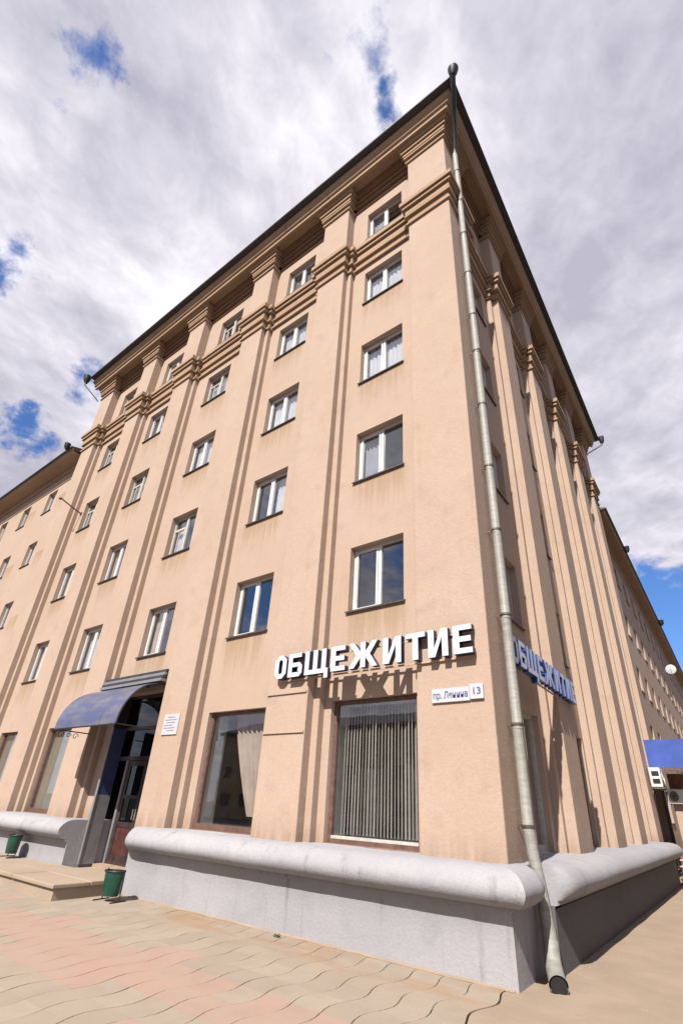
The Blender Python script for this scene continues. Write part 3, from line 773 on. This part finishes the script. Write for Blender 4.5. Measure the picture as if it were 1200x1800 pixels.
# ------------------------------------------------------------------ corner drainpipe
dp = thing('drainpipe', 'galvanised downpipe running down the building corner to the ground', 'drainpipe', (.52, .15, 0))
off = -Vector(dp.location)
zs = [20.75, 19.6, 17.9, 16.2, 14.4, 12.7, 11.4, 9.7, 8.0, 6.5, 4.8, 3.0, 1.62]
for z1, z0 in zip(zs, zs[1:]):
    mb = MB(); jx = random.uniform(-.008, .008)
    mb.tube([(.52+jx, .15, z1-.01), (.52+jx, .15, z0+.06), (.52+jx, .15, z0+.05), (.52+jx, .15, z0-.03)], [.080, .077, .083, .083], 16)
    o = mb.build('pipe_section', ZINC, dp); o.location = off
    mb = MB(); mb.tube([(.52+jx, .15, z0+.02), (.52+jx, .15, z0+.055)], .096, 16); mb.box(.30, .44, .14, .16, z0+.025, z0+.05)
    o = mb.build('clamp', BAND, dp); o.location = off
# wall side of the lowest length
low = [(.52, .15, 1.64), (.545, .135, 1.35), (.60, .11, 1.05), (.63, .09, .80), (.66, .06, .55), (.685, .02, .38)]
mb = MB(); mb.tube(low, [.082, .08, .076, .078, .088, .092], 16); o = mb.build('pipe_section', ZINC, dp); o.location = off
mb = MB(); mb.tube([(.685, .02, .40), (.70, -.03, .26), (.735, -.12, .17)], [.098, .098, .096], 16); o = mb.build('elbow', ZINC, dp); o.location = off
mb = MB(); mb.tube([(.73, -.11, .175), (.80, -.27, .10), (.86, -.42, .07)], [.10, .102, .108], 16, caps=False); mb.tube([(.85, -.40, .072), (.862, -.425, .068)], [.09, .09], 16, m=1); o = mb.build('shoe', [ZINC, BLACKM], dp); o.location = off
# upper slanted length in black that stands for the eaves' shade, and the funnel at the roof corner
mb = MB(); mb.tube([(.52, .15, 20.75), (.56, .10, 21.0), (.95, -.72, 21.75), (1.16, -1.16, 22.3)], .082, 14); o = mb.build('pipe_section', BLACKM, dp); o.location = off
mb = MB(); mb.tube([(1.16, -1.16, 22.3), (1.18, -1.18, 22.40), (1.20, -1.20, 22.58), (1.20, -1.20, 22.66)], [.085, .13, .17, .13], 16); o = mb.build('funnel', BLACKM, dp); o.location = off

def funnel(name, label, pts, rr, brace=None):
    o = thing(name, label, 'rain funnel', pts[0])
    mb = MB(); mb.tube([Vector(p)-Vector(pts[0]) for p in pts], rr, 12); mb.build('funnel', BLACKM, o)
    if brace:
        mb = MB(); mb.tube([Vector(p)-Vector(pts[0]) for p in brace], .035, 8); mb.build('spout_pipe', BAND, o)
funnel('rain_funnel', 'dark rain funnel with slanting pipe at the left end of the high roof', [(-21.2, -1.18, 22.15), (-21.2, -1.2, 22.35), (-21.2, -1.2, 22.66)], [.08, .16, .2], [(-21.2, -1.2, 22.2), (-21.05, -1.25, 21.9), (-20.47, -.50, 20.95)])
funnel('rain_funnel', 'dark rain funnel with slanting pipe at the far side-street end of the high roof', [(1.22, 19.45, 22.2), (1.24, 19.45, 22.35), (1.24, 19.45, 22.66)], [.08, .14, .17], [(1.22, 19.45, 22.2), (1.2, 19.3, 21.95), (.45, 18.66, 21.2)])
funnel('rain_funnel', 'small dark rain funnel where the left wing eave meets the tall block', [(-20.75, -.95, 17.35), (-20.75, -.98, 17.5), (-20.75, -.98, 17.72)], [.07, .13, .15])

# ------------------------------------------------------------------ wings
def wing(F, name, label, s0, s1, p, eave_p, eave_z, first, pitch, rows, ww, hh, nvis, dep=12):
    o = thing(name, label, 'building', F(s0, p, 0))
    off = -Vector(o.location)
    mb = MB(); n = int((s1-first)/pitch); ops = []
    for k in range(n):
        s = first + pitch*k
        for z in rows: ops.append((s-ww/2, s+ww/2, z, z+hh))
    wall_cells(mb, F, s0, s1, 0, eave_z-.2, p, ops, .22)
    mb.quad(F(s1, p, 0), F(s1, p-dep, 0), F(s1, p-dep, eave_z), F(s1, p, eave_z)); mb.quad(F(s0+.01, p-dep, 0), F(s1, p-dep, 0), F(s1, p-dep, eave_z), F(s0+.01, p-dep, eave_z))
    mb.build('wall', WALL, o).location = off
    mb = MB(); prof = [(p-.3, eave_z-.42), (p+.06, eave_z-.42), (p+.12, eave_z-.30), (p+.12, eave_z-.2), (eave_p-.12, eave_z-.16), (eave_p-.05, eave_z-.1), (eave_p-.02, eave_z), (p-.3, eave_z)]
    sweep(mb, F, prof, lambda q: s0+.005, lambda q: s1); mb.build('eave_cornice', TRIM, o).location = off
    mb = MB(); prof = [(p-dep, eave_z+.004), (eave_p+.08, eave_z+.004), (eave_p+.08, eave_z+.06), (p-dep/2, eave_z+2.2), (p-dep, eave_z+.06)]
    sweep(mb, F, prof, lambda q: s0+.02, lambda q: s1, cap0=True); mb.build('roof', ROOFM, o).location = off
    mb = MB(); mb.box(s0+.01, s1, p-.01, p+.035, eave_z-1.02, eave_z-.97, F=F); mb.build('string_course', TRIM, o).location = off
    fm = MB(); frame_bars(fm, ww, hh, [(0, .06)], [], .05, .06); fm = fm.mesh('window', PVC)
    pm = MB(); pm.box(-ww/4+.03, ww/4-.03, 0, .008, 0, hh-.10); pm = pm.mesh('pane', GLASS)
    sm = MB(); sm.box(-ww/2-.04, ww/2+.04, -.20, -.005, -.03, -.005); sm = sm.mesh('sill', SILLM)
    rm = room_mesh(ww, hh, .8, ROOMM)
    for k in range(n):
        for z in rows:
            w = place('window', fm, o, Vector(F(first+pitch*k, p-.15, z)) + off, RZ[F])
            if k < nvis:
                for dx in (-ww/4, ww/4): place('pane', pm, w, (dx, .03, .05))
                place('sill', sm, w)
            else: place('pane', pm, w, (-ww/4, .03, .05)); place('pane', pm, w, (ww/4, .03, .05))
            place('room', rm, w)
    return o
wl = wing(FL, 'building_wing', 'lower peach wing with plain windows at the left end of the tall block', 20.41, 46, 0, .80, 17.45, 23.33, 3.14, [5.3, 8.45, 11.74, 14.93], 1.02, 1.33, 8)
wr = wing(FR, 'building_wing', 'long lower peach wing in shade running down the side street', 18.61, 96, -.1, .62, 17.2, 20.9, 2.9, [1.8, 5.0, 8.15, 11.3, 14.45], 1.05, 1.4, 14)

# ------------------------------------------------------------------ side street: canopy, stairs, air conditioners, dish
cn = thing('entrance_canopy', 'bright blue canopy over the side street entrance steps', 'canopy', (.4, 15.2, 0)); off = -Vector(cn.location)
mb = MB(); mb.box(.40, 3.4, 15.2, 15.26, 3.62, 4.62); mb.build('side_panel', BLUECAN, cn).location = off
mb = MB(); mb.box(3.34, 3.4, 15.27, 19.4, 3.62, 4.62); mb.build('front_panel', BLUECAN, cn).location = off
mb = MB(); mb.box(.40, 3.33, 15.27, 19.4, 4.5, 4.58); mb.build('canopy_roof', ROOFM, cn).location = off
mb = MB(); mb.box(.40, 3.38, 15.19, 15.25, 3.52, 3.615); mb.build('edge_beam', BROWNWOOD, cn).location = off
for y in (15.3, 19.2):
    mb = MB(); mb.box(3.2, 3.3, y, y+.1, 0, 3.6); mb.build('post', BAND, cn).location = off
BRICK = simple('brown_brick', (.17, .085, .055), .9, var=.3, scale=8)
pw = thing('porch_wall', 'dark brick porch wall under the blue canopy', 'wall', (.8, 16.4, 0)); 
mb = MB(); mb.box(.0, 2.6, 0, 3.0, 0, 3.5); mb.build('wall', BRICK, pw)
mb = MB(); mb.box(.02, .30, -.03, .0, .9, 3.0); mb.build('corner_strip', WALL, pw)
stp = thing('entrance_steps', 'steps with white tiled edges below the blue canopy', 'steps', (.75, 14.2, 0))
for k in range(5):
    mb = MB(); mb.box(.0, 2.6, .32*k, 2.2, .17*k, .17*(k+1)-.03); mb.build('riser', BRICK, stp)
    mb = MB(); mb.box(-.03, 2.63, .32*k-.03, .32*(k+1)+.02, .17*(k+1)-.029, .17*(k+1)); mb.build('tread', PLATE, stp)
def ac(loc, label):
    o = thing('air_conditioner', label, 'air conditioner', loc, math.pi/2, 'air conditioners on the side wall')
    mb = MB(); mb.box(-.40, .40, -.34, -.06, 0, .56); bevel(mb.build('casing', ACW, o), .02, 2)
    mb = MB(); mb.tube([(-.12, -.342, .28), (-.12, -.352, .28)], .21, 20); mb.build('fan_grille', BLACKM, o)
    for r in (.07, .13, .19):
        mb = MB(); mb.tube([(-.12 + r*math.cos(a*.4488), -.358, .28 + r*math.sin(a*.4488)) for a in range(15)], .006, 4, caps=False); mb.build('guard_ring', ACW, o)
    mb = MB(); mb.box(-.38, -.34, -.36, .05, -.05, 0); mb.box(.34, .38, -.36, .05, -.05, 0); mb.build('bracket', BAND, o)
    mb = MB(); mb.box(-.36, .36, -.345, -.341, .03, .05); mb.build('vent_slot', BLACKM, o)
    # side louvres that face the street corner
    mb = MB(); mb.box(-.408, -.401, -.30, -.12, .10, .24); mb.box(-.408, -.401, -.30, -.12, .32, .46); mb.build('side_louvre', BLACKM, o); return o
ac((.37, 14.9, 2.92), 'white air conditioner on the pilaster at the edge of the blue canopy').scale = (1.3, 1.3, 1.15)
q = ac((1.0, 16.37, 2.45), 'white air conditioner on the dark brick porch wall under the blue canopy'); q.rotation_euler = (0, 0, 0); q.scale = (.7, .7, .9)
ds = thing('satellite_dish', 'white satellite dish under the eaves of the side wing', 'satellite dish', (.25, 37.0, 12.3))
mb = MB(); n = 18
for q in range(n):
    a0, a1 = 2*math.pi*q/n, 2*math.pi*(q+1)/n
    for r0, r1 in ((0, .12), (.12, .25), (.25, .36)):
        P4 = [(r*math.cos(a), -.45 + .35*r*r, r*math.sin(a)) for r, a in ((r0, a0), (r1, a0), (r1, a1), (r0, a1))]
        mb.quad(*([P4[0], P4[1], P4[2]] if r0 == 0 else P4), smooth=True)
mb.build('reflector', PLATE, ds, (.55, 0, 0))
mb = MB(); mb.tube([(-.25, 0, -.1), (.5, 0, -.1), (.55, -.42, 0)], .03, 6); mb.tube([(.55, -.42, -.4), (.55, -.9, 0)], .015, 5); mb.build('arm', BAND, ds)
funnel('rain_funnel', 'dark rain funnel on the side wing eave close to the tall block', [(.78, 24.2, 16.9), (.8, 24.2, 17.05), (.8, 24.2, 17.3)], [.08, .14, .16])
funnel('rain_funnel', 'dark rain funnel on the side wing eave above the satellite dish', [(.78, 40, 16.9), (.8, 40, 17.05), (.8, 40, 17.35)], [.1, .2, .24])

# the other side of both streets (the ochre house shows in the window glass, the grey one is added)
def opposite(label, x, y, rz, length, dep, hgt, col, pitch=3.2):
    o = thing('apartment_building', label, 'building', (x, y, 0), rz)
    m = stucco('plaster_' + label.split()[0], col, tuple(q*.6 for q in col), tuple(q*1.08 for q in col))
    ops = [(1.2+pitch*k, 2.6+pitch*k, z, z+1.5) for k in range(int((length-3)/pitch)) for z in [1.2+3.1*q for q in range(int((hgt-2)/3.1))]]
    G = lambda s, p, z: (s, p, z)
    mb = MB(); wall_cells(mb, G, 0, length, -.1, hgt, 0, ops, .2)
    mb.quad((0,0,0), (0,-dep,0), (0,-dep,hgt), (0,0,hgt)); mb.quad((length,0,0), (length,-dep,0), (length,-dep,hgt), (length,0,hgt)); mb.quad((0,-dep,0), (length,-dep,0), (length,-dep,hgt), (0,-dep,hgt))
    mb.build('wall', m, o)
    mb = MB(); mb.box(-.4, length+.4, -dep-.4, .5, hgt+.002, hgt+.3); mb.quad((-.4, .5, hgt+.3), (length+.4, .5, hgt+.3), (length+.4, -dep/2, hgt+2.4), (-.4, -dep/2, hgt+2.4)); mb.quad((-.4, -dep-.4, hgt+.3), (length+.4, -dep-.4, hgt+.3), (length+.4, -dep/2, hgt+2.4), (-.4, -dep/2, hgt+2.4)); mb.build('roof', ROOFM, o)
    mb = MB()
    for a, c, e, g in ops: mb.quad((a, -.15, e), (c, -.15, e), (c, -.15, g), (a, -.15, g))
    tag(mb.build('window_panes', DOORM, o), kind='stuff')
opposite('ochre plastered house across the wide street, opposite the tall block', -52, -38, 0, 84, 12, 9.6, (.30, .23, .15))
opposite('grey plastered house added out of view across the side street to cut sky light', 17, -4, R(90), 80, 12, 15, (.20, .19, .18))  # unseen house added to cut the sky light on the side wall

# lamp bracket on the left front
lb = thing('lamp_bracket', 'thin dark bracket arm sticking out of the wall beside a window at the left', 'bracket', (-18.62, 0, 13.25))
mb = MB(); mb.tube([(0, .0, 0), (-.02, -.35, .10), (-.05, -1.0, .32)], .03, 8); mb.build('arm', BAND, lb)
mb = MB(); mb.tube([(0, .01, 0), (0, -.03, 0)], .09, 12); mb.build('wall_flange', BAND, lb)
mb = MB(); mb.tube([(-.05, -.98, .34), (-.06, -1.05, .27)], [.05, .06], 10); mb.build('socket', BAND, lb)

# ------------------------------------------------------------------ litter bins
def make_bin(loc, rz, label):
    o = thing('litter_bin', label, 'litter bin', loc, rz, 'green litter bins by the door'); o.scale = (.86, .86, .86)
    mb = MB(); n = 20; rings = [(.155, .10), (.165, .12), (.20, .52), (.205, .56)]
    pts = []
    def rp(r, z, a):      # D shaped bucket
        return (1.25*r*math.cos(a), r*math.sin(a)*(1.0 if math.sin(a) < 0 else .75), z)
    for (r0, z0), (r1, z1) in zip(rings, rings[1:]):
        for q in range(n):
            a0, a1 = 2*math.pi*q/n, 2*math.pi*(q+1)/n
            mb.quad(rp(r0, z0, a0), rp(r0, z0, a1), rp(r1, z1, a1), rp(r1, z1, a0), smooth=True)
    mb.quad(*[rp(.155, .10, 2*math.pi*q/n) for q in range(n)])
    for q in range(n):    # inner wall
        a0, a1 = 2*math.pi*q/n, 2*math.pi*(q+1)/n
        mb.quad(rp(.19, .56, a0), rp(.19, .56, a1), rp(.15, .16, a1), rp(.15, .16, a0), m=1); mb.quad(rp(.19, .56, a0), rp(.205, .56, a0), rp(.205, .56, a1), rp(.19, .56, a1))
    mb.quad(*[rp(.15, .16, 2*math.pi*q/n) for q in range(n)], m=1)
    mb.build('bucket', [GREEN, BLACKM], o)
    mb = MB(); mb.tube([rp(.212, .565, 2*math.pi*q/n) for q in range(n+1)], .014, 6, caps=False); mb.build('rim', BLACKM, o)
    for sx in (-1, 1):
        mb = MB(); mb.tube([(sx*.28, .02, .01), (sx*.28, .02, .60)], .013, 8); mb.tube([(sx*.22, .02, .44), (sx*.285, .02, .44)], .012, 6); mb.build('post', BLACKM, o)
        mb = MB(); mb.box(sx*.28-.02, sx*.28+.02, -.20, .20, .0, .022); mb.build('foot', BLACKM, o)
    return o
make_bin((-7.13, -1.30, 0), R(8), 'green litter bin on the pavement at the end of the stoop')
make_bin((-12.38, -1.05, .27), R(-4), 'green litter bin standing on the stoop left of the door')

# small weed at the foot of the plinth
mb = MB(); rg = random.Random(2)
for k in range(26):
    a = rg.uniform(0, 6.28); l = rg.uniform(.03, .065); w = .007; dx, dy = math.cos(a), math.sin(a); b0 = (rg.uniform(-.05, .05), rg.uniform(-.02, .02), 0)
    mb.quad((b0[0]-dy*w, b0[1]+dx*w, 0), (b0[0]+dy*w, b0[1]-dx*w, 0), (b0[0]+dx*l*.6+dy*w*.7, b0[1]+dy*l*.6-dx*w*.7, l*.7), (b0[0]+dx*l, b0[1]+dy*l, l*.55))
WEED = simple('weed_leaf', (.07, .09, .03), .8, var=.3)
o = mb.build('weed', WEED, None, (-3.1, -.93, 0), recalc=False); tag(o, 'small tuft of weed growing at the foot of the grey plinth', 'weed')

# grit scattered on the asphalt and paving
mb = MB(); rg = random.Random(11)
for k in range(420):
    x, y = rg.uniform(-3.5, 3.2), rg.uniform(-3.4, 6)
    if k < 200: x, y = (rg.uniform(-7, .4), -.76-abs(rg.gauss(0, .12))) if k % 2 else (.72+abs(rg.gauss(0, .15)), rg.uniform(.2, 9))
    elif x < .45 and y > -.8 or (.3 < x < .75 and y > -.8): continue
    r = rg.uniform(.004, .013); a = rg.uniform(0, 3); zb = .0
    pts = [(x + r*math.cos(a+q*1.57)*rg.uniform(.7, 1.3), y + r*math.sin(a+q*1.57)*rg.uniform(.7, 1.3), zb) for q in range(4)]
    top = (x, y, zb + r*1.1)
    for q in range(4): mb.quad(pts[q], pts[(q+1) % 4], top)
tag(mb.build('grit', STONE), kind='stuff')

# soil washed up along the foot of the front plinth
mb = MB(); prev = None
for q in range(150):
    x = .46 - q*.054
    w = .035 + .07*max(0, noise.noise((x*1.3, 0, 2)) + .15*noise.noise((x*9, 0, 2)) + .12); h = .012 + .02*max(0, noise.noise((x*2.1, 3, 1)))
    cur = ((x, -.715, h+.012), (x, -.73-w*.5, h), (x, -.73-w, .002 + .004*noise.noise((x*5, 1, 1))))
    if prev:
        for k in range(2): mb.quad(prev[k], prev[k+1], cur[k+1], cur[k], smooth=True)
    prev = cur
tag(mb.build('soil', ASPH), kind='stuff')
